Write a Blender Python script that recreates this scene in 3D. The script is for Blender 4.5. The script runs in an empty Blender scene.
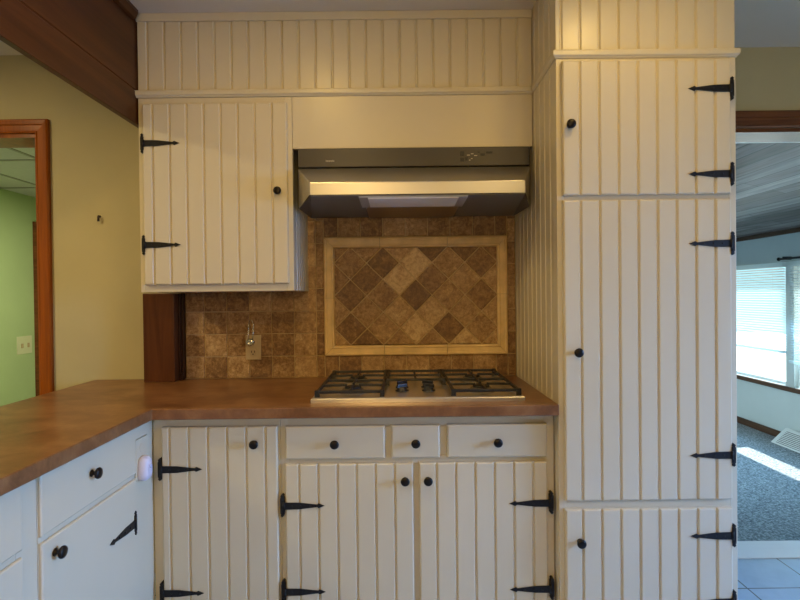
import bpy, bmesh, math, random
from mathutils import Vector, Matrix
random.seed(7)
S = bpy.context.scene
COL = S.collection
PI = math.pi

# ------------------------------------------------------------------ materials
def new_mat(name, col, rough=0.5, metal=0.0, spec=0.5):
    m = bpy.data.materials.new(name); m.use_nodes = True
    b = m.node_tree.nodes['Principled BSDF']
    b.inputs['Base Color'].default_value = (*col, 1)
    b.inputs['Roughness'].default_value = rough
    b.inputs['Metallic'].default_value = metal
    b.inputs['Specular IOR Level'].default_value = spec
    return m

def nodes(m):
    nt = m.node_tree
    return nt, nt.nodes, nt.links, nt.nodes['Principled BSDF']

def coords(nt, scale=(1, 1, 1), rot=(0, 0, 0), loc=(0, 0, 0)):
    tc = nt.nodes.new('ShaderNodeTexCoord'); mp = nt.nodes.new('ShaderNodeMapping')
    mp.inputs['Scale'].default_value = scale; mp.inputs['Rotation'].default_value = rot
    mp.inputs['Location'].default_value = loc
    nt.links.new(tc.outputs['Object'], mp.inputs['Vector'])
    return mp.outputs['Vector']

def noise(nt, vec, scale, detail=4, rough=0.55, dist=0.0):
    n = nt.nodes.new('ShaderNodeTexNoise')
    n.inputs['Scale'].default_value = scale; n.inputs['Detail'].default_value = detail
    n.inputs['Roughness'].default_value = rough; n.inputs['Distortion'].default_value = dist
    nt.links.new(vec, n.inputs['Vector'])
    return n.outputs['Fac']

def ramp(nt, fac, stops):
    r = nt.nodes.new('ShaderNodeValToRGB'); e = r.color_ramp.elements
    e[0].position, e[0].color = stops[0][0], (*stops[0][1], 1)
    e[1].position, e[1].color = stops[-1][0], (*stops[-1][1], 1)
    for p, c in stops[1:-1]:
        k = e.new(p); k.color = (*c, 1)
    nt.links.new(fac, r.inputs['Fac'])
    return r.outputs['Color']

def bump(nt, bsdf, h, strength=0.2, dist=0.002):
    b = nt.nodes.new('ShaderNodeBump')
    b.inputs['Strength'].default_value = strength; b.inputs['Distance'].default_value = dist
    nt.links.new(h, b.inputs['Height']); nt.links.new(b.outputs['Normal'], bsdf.inputs['Normal'])

def paint(name, col, rough=0.35, var=0.05, bs=0.08, scale=3.0):
    m = new_mat(name, col, rough); nt, N, L, b = nodes(m)
    v = coords(nt)
    lo = tuple(c * (1 - var) for c in col); hi = tuple(min(1, c * (1 + var)) for c in col)
    L.new(ramp(nt, noise(nt, v, scale, 5), [(0.3, lo), (0.7, hi)]), b.inputs['Base Color'])
    bump(nt, b, noise(nt, v, 160, 3), bs, 0.001)
    return m

def wood(name, dark, light, axis=2, rough=0.3, fine=28.0):
    m = new_mat(name, light, rough); nt, N, L, b = nodes(m)
    sc = [fine] * 3; sc[axis] = fine * 0.06
    f = noise(nt, coords(nt, sc), 1.0, 6, 0.65, 0.8)
    mid = tuple((a + c) / 2 for a, c in zip(dark, light))
    L.new(ramp(nt, f, [(0.3, dark), (0.5, mid), (0.72, light)]), b.inputs['Base Color'])
    bump(nt, b, f, 0.08, 0.001)
    b.inputs['Specular IOR Level'].default_value = 0.28
    return m

M = {}
M['cream'] = paint('cream cabinet paint', (0.625, 0.55, 0.385), 0.32, 0.03, 0.05, 2.0)
M['wallpaint'] = paint('tan wall paint', (0.48, 0.41, 0.225), 0.75, 0.04, 0.15)
M['ceilpaint'] = paint('ceiling paint', (0.70, 0.62, 0.48), 0.85, 0.02, 0.25)
M['greenpaint'] = paint('green wall paint', (0.44, 0.56, 0.27), 0.8, 0.03, 0.15)
M['ceiltile'] = paint('drop ceiling tile', (0.62, 0.62, 0.52), 0.9, 0.04, 0.5, 30)
M['tbar'] = new_mat('ceiling grid bar', (0.36, 0.35, 0.25), 0.5)
M['beamwood'] = wood('dark stained beam', (0.042, 0.012, 0.003), (0.105, 0.033, 0.008), 1, 0.34, 14)
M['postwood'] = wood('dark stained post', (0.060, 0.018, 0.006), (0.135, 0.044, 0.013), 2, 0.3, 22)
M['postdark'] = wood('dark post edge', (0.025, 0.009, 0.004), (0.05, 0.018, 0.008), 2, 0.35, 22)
M['casing'] = wood('orange stained casing', (0.18, 0.042, 0.004), (0.38, 0.098, 0.007), 2, 0.28, 24)
M['casing_dark'] = wood('brown stained casing', (0.075, 0.024, 0.008), (0.24, 0.085, 0.028), 0, 0.3, 24)
M['bronze'] = new_mat('oil rubbed bronze', (0.022, 0.019, 0.017), 0.32, 0.75)
M['iron'] = new_mat('black iron hinge', (0.018, 0.017, 0.017), 0.5, 0.6)
M['steel'] = new_mat('brushed steel', (0.52, 0.505, 0.47), 0.3, 0.95)
nt, N, L, b = nodes(M['steel'])
f = noise(nt, coords(nt, (3, 220, 220)), 1.0, 4)
mr = N.new('ShaderNodeMapRange'); mr.inputs['To Min'].default_value = 0.27; mr.inputs['To Max'].default_value = 0.40
L.new(f, mr.inputs['Value']); L.new(mr.outputs['Result'], b.inputs['Roughness'])
bump(nt, b, f, 0.05, 0.0006)
M['steel_pan'] = new_mat('polished cooktop steel', (0.74, 0.68, 0.58), 0.28, 0.9)
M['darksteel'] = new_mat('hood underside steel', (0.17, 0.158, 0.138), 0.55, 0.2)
M['hoodskirt'] = new_mat('hood dark skirt', (0.085, 0.08, 0.072), 0.45, 0.4)
M['filter'] = new_mat('aluminium filter', (0.40, 0.34, 0.28), 0.28, 1.0)
M['framegrey'] = new_mat('grey lamp frame', (0.42, 0.40, 0.36), 0.5, 0.2)
M['lens'] = new_mat('frosted lamp lens', (0.80, 0.77, 0.70), 0.45)
M['blackglass'] = new_mat('smoked control panel', (0.062, 0.054, 0.044), 0.34, 0.0, 0.35)
M['button'] = new_mat('black control mark', (0.008, 0.008, 0.007), 0.4)
M['badge'] = new_mat('pale badge', (0.45, 0.41, 0.34), 0.4, 0.2)
M['castiron'] = new_mat('cast iron grate', (0.014, 0.014, 0.015), 0.42, 0.2)
M['burner'] = new_mat('burner metal', (0.30, 0.26, 0.21), 0.4, 0.9)
M['knobblack'] = new_mat('black knob plastic', (0.012, 0.013, 0.018), 0.3)
M['beige'] = new_mat('beige plastic', (0.50, 0.38, 0.20), 0.4)
M['slot'] = new_mat('dark slot', (0.05, 0.03, 0.018), 0.6)
M['palegreenplate'] = new_mat('pale plastic plate', (0.66, 0.66, 0.42), 0.4)
M['whiteplastic'] = new_mat('white plastic', (0.66, 0.62, 0.69), 0.35)
M['lilac'] = new_mat('lilac plastic', (0.50, 0.52, 0.68), 0.3)
M['silver'] = new_mat('silver metal', (0.62, 0.66, 0.62), 0.25, 0.9)
M['whitetrim'] = paint('white trim paint', (0.88, 0.89, 0.87), 0.4, 0.02, 0.05)
M['whitevent'] = new_mat('white vent metal', (0.75, 0.77, 0.75), 0.45)
M['darkhook'] = new_mat('dark screw hook', (0.03, 0.015, 0.01), 0.5)
M['blind'] = new_mat('white blind slat', (0.80, 0.82, 0.82), 0.5)
M['roomgrey'] = paint('pale grey green wall', (0.62, 0.66, 0.63), 0.8, 0.03, 0.15)
M['baseboard'] = wood('dark baseboard', (0.055, 0.025, 0.012), (0.15, 0.075, 0.04), 1, 0.35, 20)
M['concrete'] = paint('pale concrete', (0.62, 0.62, 0.60), 0.9, 0.06, 0.3)
M['lawn'] = paint('lawn grass', (0.26, 0.34, 0.15), 0.95, 0.25, 0.4, 12)
M['grout'] = new_mat('sand grout', (0.50, 0.36, 0.185), 0.9)

# translucent blind
nt, N, L, b = nodes(M['blind'])
tr = N.new('ShaderNodeBsdfTranslucent'); tr.inputs['Color'].default_value = (0.72, 0.84, 0.86, 1)
mx = N.new('ShaderNodeMixShader'); mx.inputs['Fac'].default_value = 0.45
L.new(b.outputs['BSDF'], mx.inputs[1]); L.new(tr.outputs['BSDF'], mx.inputs[2])
L.new(mx.outputs['Shader'], N['Material Output'].inputs['Surface'])

# window glass
def glass_mat():
    m = new_mat('window glass', (1, 1, 1), 0.02); nt, N, L, b = nodes(m)
    t = N.new('ShaderNodeBsdfTransparent'); t.inputs['Color'].default_value = (0.93, 0.98, 0.98, 1)
    g = N.new('ShaderNodeBsdfGlossy'); g.inputs['Roughness'].default_value = 0.02
    x = N.new('ShaderNodeMixShader'); x.inputs['Fac'].default_value = 0.05
    L.new(t.outputs['BSDF'], x.inputs[1]); L.new(g.outputs['BSDF'], x.inputs[2])
    L.new(x.outputs['Shader'], N['Material Output'].inputs['Surface'])
    return m
M['glass'] = glass_mat()

# mottled countertop laminate
def counter_mat():
    m = new_mat('brown laminate', (0.2, 0.1, 0.04), 0.30); nt, N, L, b = nodes(m)
    v = coords(nt, (1, 1.6, 1))
    big = noise(nt, v, 7, 6, 0.6, 0.6)
    small = noise(nt, v, 70, 3, 0.6)
    ad = N.new('ShaderNodeMath'); ad.operation = 'MULTIPLY_ADD'
    L.new(small, ad.inputs[0]); ad.inputs[1].default_value = 0.28; L.new(big, ad.inputs[2])
    L.new(ramp(nt, ad.outputs[0], [(0.42, (0.115, 0.043, 0.014)), (0.62, (0.205, 0.085, 0.030)), (0.85, (0.30, 0.145, 0.056))]), b.inputs['Base Color'])
    return m
M['counter'] = counter_mat()

# travertine driven by a per-tile tone
def tile_mat():
    m = new_mat('tumbled travertine', (0.3, 0.2, 0.1), 0.55); nt, N, L, b = nodes(m)
    at = N.new('ShaderNodeAttribute'); at.attribute_name = 'tone'
    v = coords(nt)
    n1 = noise(nt, v, 30, 7, 0.72, 0.9); n2 = noise(nt, v, 75, 5, 0.75)
    a = N.new('ShaderNodeMath'); a.operation = 'MULTIPLY_ADD'; L.new(n1, a.inputs[0]); a.inputs[1].default_value = 1.7
    L.new(at.outputs['Fac'], a.inputs[2])
    c = N.new('ShaderNodeMath'); c.operation = 'MULTIPLY_ADD'; L.new(n2, c.inputs[0]); c.inputs[1].default_value = 1.3
    L.new(a.outputs[0], c.inputs[2])
    s = N.new('ShaderNodeMath'); s.operation = 'SUBTRACT'; L.new(c.outputs[0], s.inputs[0]); s.inputs[1].default_value = 1.42
    L.new(ramp(nt, s.outputs[0], [(0.0, (0.115, 0.050, 0.015)), (0.35, (0.24, 0.125, 0.043)), (0.65, (0.41, 0.245, 0.100)), (1.0, (0.62, 0.43, 0.21))]), b.inputs['Base Color'])
    bump(nt, b, n1, 0.35, 0.002)
    return m
M['tile'] = tile_mat()
M['border'] = paint('tan stone border', (0.74, 0.52, 0.235), 0.5, 0.16, 0.2, 14)

# kitchen floor tile: bluish stone with dark grout
def floor_mat():
    m = new_mat('floor tile', (0.4, 0.4, 0.4), 0.35); nt, N, L, b = nodes(m)
    v = coords(nt, (1, 1, 1), (0, 0, 0), (0.045, 0.485, 0))
    br = N.new('ShaderNodeTexBrick'); br.offset = 0.0; br.squash = 1.0
    br.inputs['Scale'].default_value = 1.0; br.inputs['Brick Width'].default_value = 0.31; br.inputs['Row Height'].default_value = 0.31
    br.inputs['Mortar Size'].default_value = 0.0035; br.inputs['Mortar Smooth'].default_value = 0.1
    br.inputs['Mortar'].default_value = (0.07, 0.065, 0.06, 1)
    L.new(v, br.inputs['Vector'])
    c = ramp(nt, noise(nt, coords(nt), 9, 6, 0.6, 0.6), [(0.3, (0.34, 0.45, 0.55)), (0.7, (0.44, 0.56, 0.66))])
    L.new(c, br.inputs['Color1']); L.new(c, br.inputs['Color2'])
    L.new(br.outputs['Color'], b.inputs['Base Color'])
    bump(nt, b, br.outputs['Fac'], -0.3, 0.002)
    return m
M['floortile'] = floor_mat()

def carpet_mat():
    m = new_mat('speckled carpet', (0.2, 0.22, 0.2), 0.95, 0, 0.1); nt, N, L, b = nodes(m)
    v = coords(nt)
    f = noise(nt, v, 55, 4, 0.8)
    L.new(ramp(nt, f, [(0.36, (0.10, 0.11, 0.115)), (0.5, (0.26, 0.28, 0.29)), (0.64, (0.52, 0.54, 0.54))]), b.inputs['Base Color'])
    bump(nt, b, f, 0.9, 0.012)
    return m
M['carpet'] = carpet_mat()

def plank_mat():
    m = new_mat('plank ceiling', (0.2, 0.15, 0.12), 0.4); nt, N, L, b = nodes(m)
    v = coords(nt, (1, 1, 1), (0, 0, PI / 2))
    br = N.new('ShaderNodeTexBrick'); br.offset = 0.37
    br.inputs['Scale'].default_value = 1.0; br.inputs['Brick Width'].default_value = 2.4; br.inputs['Row Height'].default_value = 0.13
    br.inputs['Mortar Size'].default_value = 0.005; br.inputs['Mortar'].default_value = (0.03, 0.025, 0.02, 1)
    br.inputs['Color1'].default_value = (0.13, 0.088, 0.072, 1); br.inputs['Color2'].default_value = (0.36, 0.31, 0.29, 1)
    L.new(v, br.inputs['Vector'])
    f = noise(nt, coords(nt, (16, 0.9, 16)), 1.0, 5, 0.6, 1.0)
    c = ramp(nt, f, [(0.36, (0.45, 0.40, 0.38)), (0.64, (1.35, 1.35, 1.35))])
    mm = N.new('ShaderNodeMix'); mm.data_type = 'RGBA'; mm.blend_type = 'MULTIPLY'; mm.inputs['Factor'].default_value = 1.0
    L.new(br.outputs['Color'], mm.inputs['A']); L.new(c, mm.inputs['B'])
    L.new(mm.outputs['Result'], b.inputs['Base Color'])
    return m
M['planks'] = plank_mat()

# ------------------------------------------------------------------ mesh builder
class B:
    def __init__(self): self.bm = bmesh.new(); self.tones = {}
    def box(self, x0, x1, y0, y1, z0, z1, bev=0.0, seg=2):
        bm = bmesh.new()
        vs = [bm.verts.new((x, y, z)) for x in (x0, x1) for y in (y0, y1) for z in (z0, z1)]
        for q in ((0, 1, 3, 2), (4, 6, 7, 5), (0, 4, 5, 1), (2, 3, 7, 6), (0, 2, 6, 4), (1, 5, 7, 3)):
            bm.faces.new([vs[i] for i in q])
        if bev: bmesh.ops.bevel(bm, geom=list(bm.edges), offset=bev, segments=seg, affect='EDGES', profile=0.5)
        self._join(bm); return self
    def _join(self, bm, mat=None):
        bmesh.ops.recalc_face_normals(bm, faces=list(bm.faces))
        me = bpy.data.meshes.new('tmp'); bm.to_mesh(me); bm.free()
        if mat is not None: me.transform(mat)
        self.bm.from_mesh(me); bpy.data.meshes.remove(me)
    def loft(self, rings, caps=True, smooth=False, closed=True):
        bm = bmesh.new(); R = [[bm.verts.new(p) for p in r] for r in rings]; n = len(R[0])
        for a, c in zip(R, R[1:]):
            for i in range(n if closed else n - 1):
                j = (i + 1) % n
                f = bm.faces.new((a[i], a[j], c[j], c[i])); f.smooth = smooth
        if caps:
            bm.faces.new(R[0]); bm.faces.new(R[-1])
        self._join(bm); return self
    def prism(self, poly, mp, d0, d1):
        """poly in (u,v), extruded along d; mp(u,v,d) -> world"""
        return self.loft([[mp(u, v, d) for u, v in poly] for d in (d0, d1)])
    def lathe(self, prof, origin, axis, n=20):
        """prof [(r,h)] around axis direction from origin"""
        a = Vector(axis).normalized(); t = a.orthogonal().normalized(); s = a.cross(t); o = Vector(origin)
        self.loft([[o + a * h + (t * math.cos(2 * PI * k / n) + s * math.sin(2 * PI * k / n)) * max(r, 1e-4) for k in range(n)] for r, h in prof], True, True)
        return self
    def tube(self, pts, r, n=8, flat=None):
        P = [Vector(p) for p in pts]; rings = []; up = None
        for i, p in enumerate(P):
            d = (P[min(i + 1, len(P) - 1)] - P[max(i - 1, 0)]).normalized()
            if up is None: up = d.orthogonal().normalized()
            up = (up - d * up.dot(d)).normalized(); s = d.cross(up)
            rings.append([p + (up * math.cos(2 * PI * k / n) + s * math.sin(2 * PI * k / n)) * r for k in range(n)])
        return self.loft(rings, True, True)
    def torus(self, c, axis, R, r, n=28, m=8):
        a = Vector(axis).normalized(); t = a.orthogonal().normalized(); s = a.cross(t); c = Vector(c)
        rings = []
        for k in range(n + 1):
            th = 2 * PI * k / n; d = t * math.cos(th) + s * math.sin(th)
            rings.append([c + d * (R + r * math.cos(2 * PI * j / m)) + a * r * math.sin(2 * PI * j / m) for j in range(m)])
        return self.loft(rings, False, True)
    def quad(self, pts):
        bm = bmesh.new(); bm.faces.new([bm.verts.new(p) for p in pts])
        me = bpy.data.meshes.new('tmp'); bm.to_mesh(me); bm.free(); self.bm.from_mesh(me); bpy.data.meshes.remove(me); return self
    def build(self, name, mat, parent=None, tones=None):
        me = bpy.data.meshes.new(name); self.bm.to_mesh(me); self.bm.free()
        me.materials.append(mat if not isinstance(mat, str) else M[mat])
        if tones:
            at = me.attributes.new('tone', 'FLOAT', 'FACE')
            for i, t in enumerate(tones): at.data[i].value = t
        o = bpy.data.objects.new(name, me); COL.objects.link(o)
        if parent is not None:
            o.parent = parent
            o.matrix_parent_inverse = ROOTINV.get(parent.name, Matrix.Identity(4))
        return o

ROOTINV = {}
def tag(o, label, cat, group=None):
    o['label'] = label; o['category'] = cat
    if group: o['group'] = group
    return o
def thing(name, loc, label, cat, group=None):
    o = bpy.data.objects.new(name, None); COL.objects.link(o); o.location = loc; o.empty_display_size = 0.05
    ROOTINV[o.name] = Matrix.Translation(Vector(loc)).inverted()
    return tag(o, label, cat, group)
def struct(b, name, mat):
    o = b.build(name, mat); o['kind'] = 'structure'; return o

FRONT = lambda y: (lambda u, z, d: (u, y - d, z))      # face looking towards -y
RIGHT = lambda x: (lambda u, z, d: (x + d, u, z))      # face looking towards +x

def grooved(b, u0, u1, z0, z1, t, grooves, mp, ch=0.005, gw=0.0062, gd=0.0066, d0=0.0):
    """board of thickness t with vertical V grooves, softened edges; mp(u,z,d)"""
    prof = [(u0, 0), (u0, t - ch), (u0 + ch * 0.35, t - ch * 0.35), (u0 + ch, t)]
    for g in sorted(grooves):
        if g - gw <= u0 + ch or g + gw >= u1 - ch: continue
        prof += [(g - gw, t), (g - gw * 0.25, t - gd), (g + gw * 0.25, t - gd), (g + gw, t)]
    prof += [(u1 - ch, t), (u1 - ch * 0.35, t - ch * 0.35), (u1, t - ch), (u1, 0)]
    rings = []
    for z, k in ((z0, ch), (z0 + ch * 0.35, ch * 0.35), (z0 + ch, 0), (z1 - ch, 0), (z1 - ch * 0.35, ch * 0.35), (z1, ch)):
        rings.append([mp(u, z, d0 + (d if d <= 0 else max(0.001, min(d, t - k)))) for u, d in prof])
    b.loft(rings); return b

def knob(parent, pos, nrm):
    k = B(); c = 0.90
    k.lathe([(r * c, h * c) for r, h in ((0.011, 0), (0.0115, 0.002), (0.008, 0.004), (0.0062, 0.008), (0.0062, 0.012), (0.011, 0.015), (0.0165, 0.018), (0.0178, 0.022), (0.0165, 0.026), (0.011, 0.0285), (0.001, 0.0295))], pos, nrm, 24)
    k.torus(Vector(pos) + Vector(nrm) * 0.0275 * c, nrm, 0.0085 * c, 0.0012, 20, 6)
    return k.build('knob', 'bronze', parent)

def hinge(parent, u, z, sgn, mp, df, name='hinge'):
    """arrow strap hinge; u pin position, strap towards sgn along u; df = depth of the door face above mp plane"""
    h = B()
    pl = [(-0.0065, -0.026), (-0.0035, -0.029), (-0.006, -0.034), (0, -0.040), (0.006, -0.034), (0.0035, -0.029), (0.0065, -0.026),
          (0.0065, 0.026), (0.0035, 0.029), (0.006, 0.034), (0, 0.040), (-0.006, 0.034), (-0.0035, 0.029), (-0.0065, 0.026)]
    h.prism([(u + a, z + c) for a, c in pl], mp, 0.0005, df + 0.0025)
    st = [(0.004, -0.0125), (0.060, -0.0115), (0.120, -0.0045), (0.1235, -0.0045), (0.128, -0.0085), (0.149, 0), (0.128, 0.0085), (0.1235, 0.0045), (0.120, 0.0045), (0.060, 0.0115), (0.004, 0.0125)]
    h.prism([(u + sgn * a, z + c) for a, c in st], mp, df + 0.0003, df + 0.0032)
    o = Vector(mp(u + sgn * 0.006, z - 0.014, df + 0.003)); h.lathe([(0.0042, 0), (0.0042, 0.028)], o, (0, 0, 1), 10)
    n = (Vector(mp(0, 0, 1)) - Vector(mp(0, 0, 0)))
    for s, c in ((0.035, 0.0), (0.066, 0.0), (0.100, 0.0)):
        h.lathe([(0.0034, 0), (0.0030, 0.0016), (0.001, 0.0022)], Vector(mp(u + sgn * s, z + c, df + 0.003)), n, 10)
    for c in (-0.021, 0.021):
        h.lathe([(0.0032, 0), (0.0028, 0.0016), (0.001, 0.0022)], Vector(mp(u, z + c, df + 0.0022)), n, 10)
    return h.build(name, 'iron', parent)

# ------------------------------------------------------------------ the room
CZ = 2.435
TW = 0.16
b = B(); b.box(-3.3, 3.1, -4.3, TW, -0.12, 0.0); struct(b, 'floor', 'floortile')
b = B(); b.box(-3.3, 9.0, -4.3, TW, CZ, CZ + 0.12); struct(b, 'ceiling', 'ceilpaint')  # extended past the right wall as an added, unseen roof blocking the sun
b = B()
b.box(-3.3, -2.55, 0, TW, 0, CZ); b.box(-2.55, -1.685, 0, TW, 2.07, CZ); b.box(-1.685, 1.25, 0, TW, 0, CZ)
b.box(1.25, 2.45, 0, TW, 2.058, CZ); b.box(2.45, 3.1, 0, TW, 0, CZ)
struct(b, 'wall_back', 'wallpaint')
b = B(); b.box(-3.42, -3.3, -4.3, 0.0, 0, CZ); struct(b, 'wall_left', 'wallpaint')
b = B(); b.box(-3.42, 3.22, -4.42, -4.3, 0, CZ); struct(b, 'wall_front', 'wallpaint')
b = B()   # right kitchen wall with a wide glazed opening, out of frame
b.box(3.1, 3.22, -4.3, -3.0, 0, CZ); b.box(3.1, 3.22, -3.0, -0.9, 0, 0.25); b.box(3.1, 3.22, -3.0, -0.9, 2.1, CZ); b.box(3.1, 3.22, -0.9, TW, 0, CZ)
struct(b, 'wall_right', 'wallpaint')

# left doorway: casing and jamb
def casing(name, x0, x1, ztop, w, mat, y0=0.0):
    """profiled casing round an opening x0..x1 under ztop; legs to the floor"""
    b = B()
    prof = [(0, 0), (0, 0.010), (w * 0.10, 0.013), (w * 0.16, 0.010), (w * 0.55, 0.012), (w * 0.62, 0.019), (w * 0.9, 0.021), (w, 0.016), (w, 0)]
    def ring(ix, iz, sx):
        return [(ix + sx * u, y0 - d, iz) for u, d in prof]
    # left leg, head, right leg as mitred lofts
    b.loft([[(x0 - u, y0 - d, 0) for u, d in prof], [(x0 - u, y0 - d, ztop + u) for u, d in prof],
            [(x1 + u, y0 - d, ztop + u) for u, d in prof], [(x1 + u, y0 - d, 0) for u, d in prof]])
    # jamb lining
    b.box(x0, x0 + 0.018, y0 + 0.001, y0 + TW, 0, ztop); b.box(x1 - 0.010, x1, y0 + 0.001, y0 + TW, 0, ztop)
    b.box(x0 + 0.018, x1 - 0.010, y0 + 0.001, y0 + TW, ztop - 0.018, ztop)
    return struct(b, name, mat)
casing('trim_1', -2.55, -1.685, 2.07, 0.062, 'casing')
casing('trim_2', 1.25, 2.45, 2.058, 0.077, 'casing_dark')

# room seen through the left doorway
b = B(); b.box(-3.9, -1.0, TW, 5.2, -0.12, 0); struct(b, 'floor_left_room', 'carpet')
b = B(); b.box(-3.72, -3.6, TW, 5.2, 0, 2.6); struct(b, 'wall_left_room_left', 'greenpaint')
b = B(); b.box(-3.6, -1.0, 5.2, 5.32, 0, 2.6); struct(b, 'wall_left_room_back', 'greenpaint')
b = B(); b.box(-1.1, -1.0, TW, 5.2, 0, 2.6); struct(b, 'wall_left_room_right', 'greenpaint')
b = B(); b.box(-3.6, -1.1, TW, 5.2, 2.305, 2.6); struct(b, 'ceiling_left_room', 'ceiltile')
b = B()
for y in (0.40, 1.30, 2.21, 3.12, 4.03): b.box(-3.6, -1.1, y - 0.012, y + 0.012, 2.298, 2.306)
for x in (-1.36, -1.97, -2.58, -3.19): b.box(x - 0.012, x + 0.012, TW, 5.2, 2.2985, 2.306)
struct(b, 'trim_3', 'tbar')
b = B(); b.box(-3.6, -3.555, 2.62, 3.45, 0, 2.06, 0.003); struct(b, 'door_1', 'casing_dark')

# room seen through the right doorway (two steps down, low eave over the window wall)
RX, RF, RC = 4.5, -0.45, 2.0
TOPY = 6.2
b = B(); b.box(0.6, RX, 0.33, TOPY, RF - 0.12, RF); struct(b, 'floor_right_room', 'carpet')
b = B(); sl = 0.25
b.loft([[(0.5, y, RC + sl * (RX - 0.5)), (RX + 0.5, y, RC - sl * 0.5), (RX + 0.5, y, RC - sl * 0.5 + 0.12), (0.5, y, RC + sl * (RX - 0.5) + 0.12)] for y in (TW + 0.001, TOPY + 0.1)])
struct(b, 'ceiling_right_room', 'planks')
b = B()   # doorway's outer wall layer, painted white inside the reveal
b.box(0.5, 1.25, TW + 0.001, 0.33, RF, 2.6); b.box(2.45, RX, TW + 0.001, 0.33, RF, 2.4); b.box(1.25, 2.45, TW + 0.001, 0.33, 2.085, 2.5)
struct(b, 'wall_right_room_front', 'whitetrim')
b = B(); b.box(1.25, 2.45, TW + 0.001, 0.245, RF, 0.002, 0.004); b.box(1.25, 2.45, 0.245, 0.52, RF, -0.15); b.box(1.25, 2.45, 0.52, 0.80, RF, -0.30)
b.box(1.25, 2.45, 0.07, TW, 0.0, 0.004)
struct(b, 'trim_4', 'whitetrim')
b = B(); b.box(0.5, 0.6, 0.33, TOPY, RF, 3.0); struct(b, 'wall_right_room_left', 'roomgrey')
b = B(); b.box(0.5, RX, TOPY, TOPY + 0.12, RF, 3.0); struct(b, 'wall_right_room_back', 'roomgrey')
WZ0, WZ1 = 0.19, 1.62
W = [(1.55, 3.41), (3.53, 5.40)]
b = B()
b.box(RX, RX + 0.12, TW, W[0][0], RF, RC); b.box(RX, RX + 0.12, W[0][1], W[1][0], RF, RC); b.box(RX, RX + 0.12, W[1][1], TOPY, RF, RC)
for y0, y1 in W: b.box(RX, RX + 0.12, y0, y1, RF, WZ0); b.box(RX, RX + 0.12, y0, y1, WZ1, RC)
struct(b, 'wall_right_room_right', 'roomgrey')
b = B()
b.box(RX - 0.018, RX, 0.33, TOPY, RF, RF + 0.085, 0.004)
struct(b, 'baseboard_right_room', 'baseboard')
b = B(); b.box(RX - 0.03, RX, 1.45, 5.5, WZ0 - 0.055, WZ0 - 0.002, 0.005); struct(b, 'trim_5', 'baseboard')
b = B(); b.box(RX - 0.03, RX - 0.001, 0.33, TOPY, RC - 0.045, RC + 0.004); struct(b, 'trim_6', 'baseboard')
for i, (y0, y1) in enumerate(W):
    b = B(); f = 0.035
    b.box(RX + 0.05, RX + 0.09, y0, y0 + f, WZ0, WZ1); b.box(RX + 0.05, RX + 0.09, y1 - f, y1, WZ0, WZ1)
    b.box(RX + 0.05, RX + 0.09, y0 + f, y1 - f, WZ0, WZ0 + f); b.box(RX + 0.05, RX + 0.09, y0 + f, y1 - f, WZ1 - f, WZ1)
    fr = struct(b, 'window_%d' % (i + 1), 'whitetrim')
    g = B(); g.box(RX + 0.067, RX + 0.073, y0 + f, y1 - f, WZ0 + f, WZ1 - f); g.build('pane', 'glass', fr)
# ground outside
b = B(); b.box(4.7, 16, -4, 20, -0.62, -0.5); struct(b, 'floor_patio', 'concrete')
b = B(); b.box(3.3, 9, -6, -0.2, -0.35, -0.2); struct(b, 'floor_porch', 'concrete')

# blinds
def blind(y0, y1, zb, label):
    o = thing('window_blind', (RX - 0.03, (y0 + y1) / 2, zb), label, 'blind', 'window blinds')
    h = B(); h.box(RX - 0.055, RX - 0.005, y0, y1, WZ1 - 0.045, WZ1 + 0.012, 0.003); h.build('headrail', 'blind', o)
    s = B(); z = WZ1 - 0.065
    while z > zb + 0.02:
        s.loft([[(RX - 0.047, y0 + .01, z + 0.006), (RX - 0.030, y0 + .01, z + 0.0025), (RX - 0.013, y0 + .01, z - 0.007), (RX - 0.013, y0 + .01, z - 0.008), (RX - 0.030, y0 + .01, z + 0.0015), (RX - 0.047, y0 + .01, z + 0.005)],
                [(RX - 0.047, y1 - .01, z + 0.006), (RX - 0.030, y1 - .01, z + 0.0025), (RX - 0.013, y1 - .01, z - 0.007), (RX - 0.013, y1 - .01, z - 0.008), (RX - 0.030, y1 - .01, z + 0.0015), (RX - 0.047, y1 - .01, z + 0.005)]])
        z -= 0.030
    s.build('slats', 'blind', o)
    r = B(); r.box(RX - 0.047, RX - 0.013, y0 + .01, y1 - .01, zb - 0.03, zb, 0.003); r.build('bottom_rail', 'blind', o)
    for y in (y0 + 0.2, (y0 + y1) / 2, y1 - 0.2):
        c = B(); c.tube([(RX - 0.030, y, WZ1 - 0.04), (RX - 0.030, y, zb)], 0.0012, 6); c.build('cord', 'blind', o)
blind(3.50, 5.43, 0.60, 'white slatted window blind beside the pantry cabinet edge, left of the window post')
blind(1.52, 3.44, 0.50, 'white slatted window blind at the right edge of the photo, right of the window post')
b = B(); b.tube([(RX - 0.09, 2.0, 1.665), (RX - 0.09, 3.50, 1.665)], 0.012, 12); b.lathe([(0.012, 0), (0.02, 0.008), (0.022, 0.02), (0.012, 0.034), (0.001, 0.038)], (RX - 0.09, 3.50, 1.665), (0, 1, 0), 14)
b.box(RX - 0.095, RX - 0.0005, 3.44, 3.455, 1.655, 1.69)
tag(b.build('curtain_rod', 'iron'), 'dark curtain rod end above the right-hand window blind in the far room', 'curtain rod')
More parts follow.
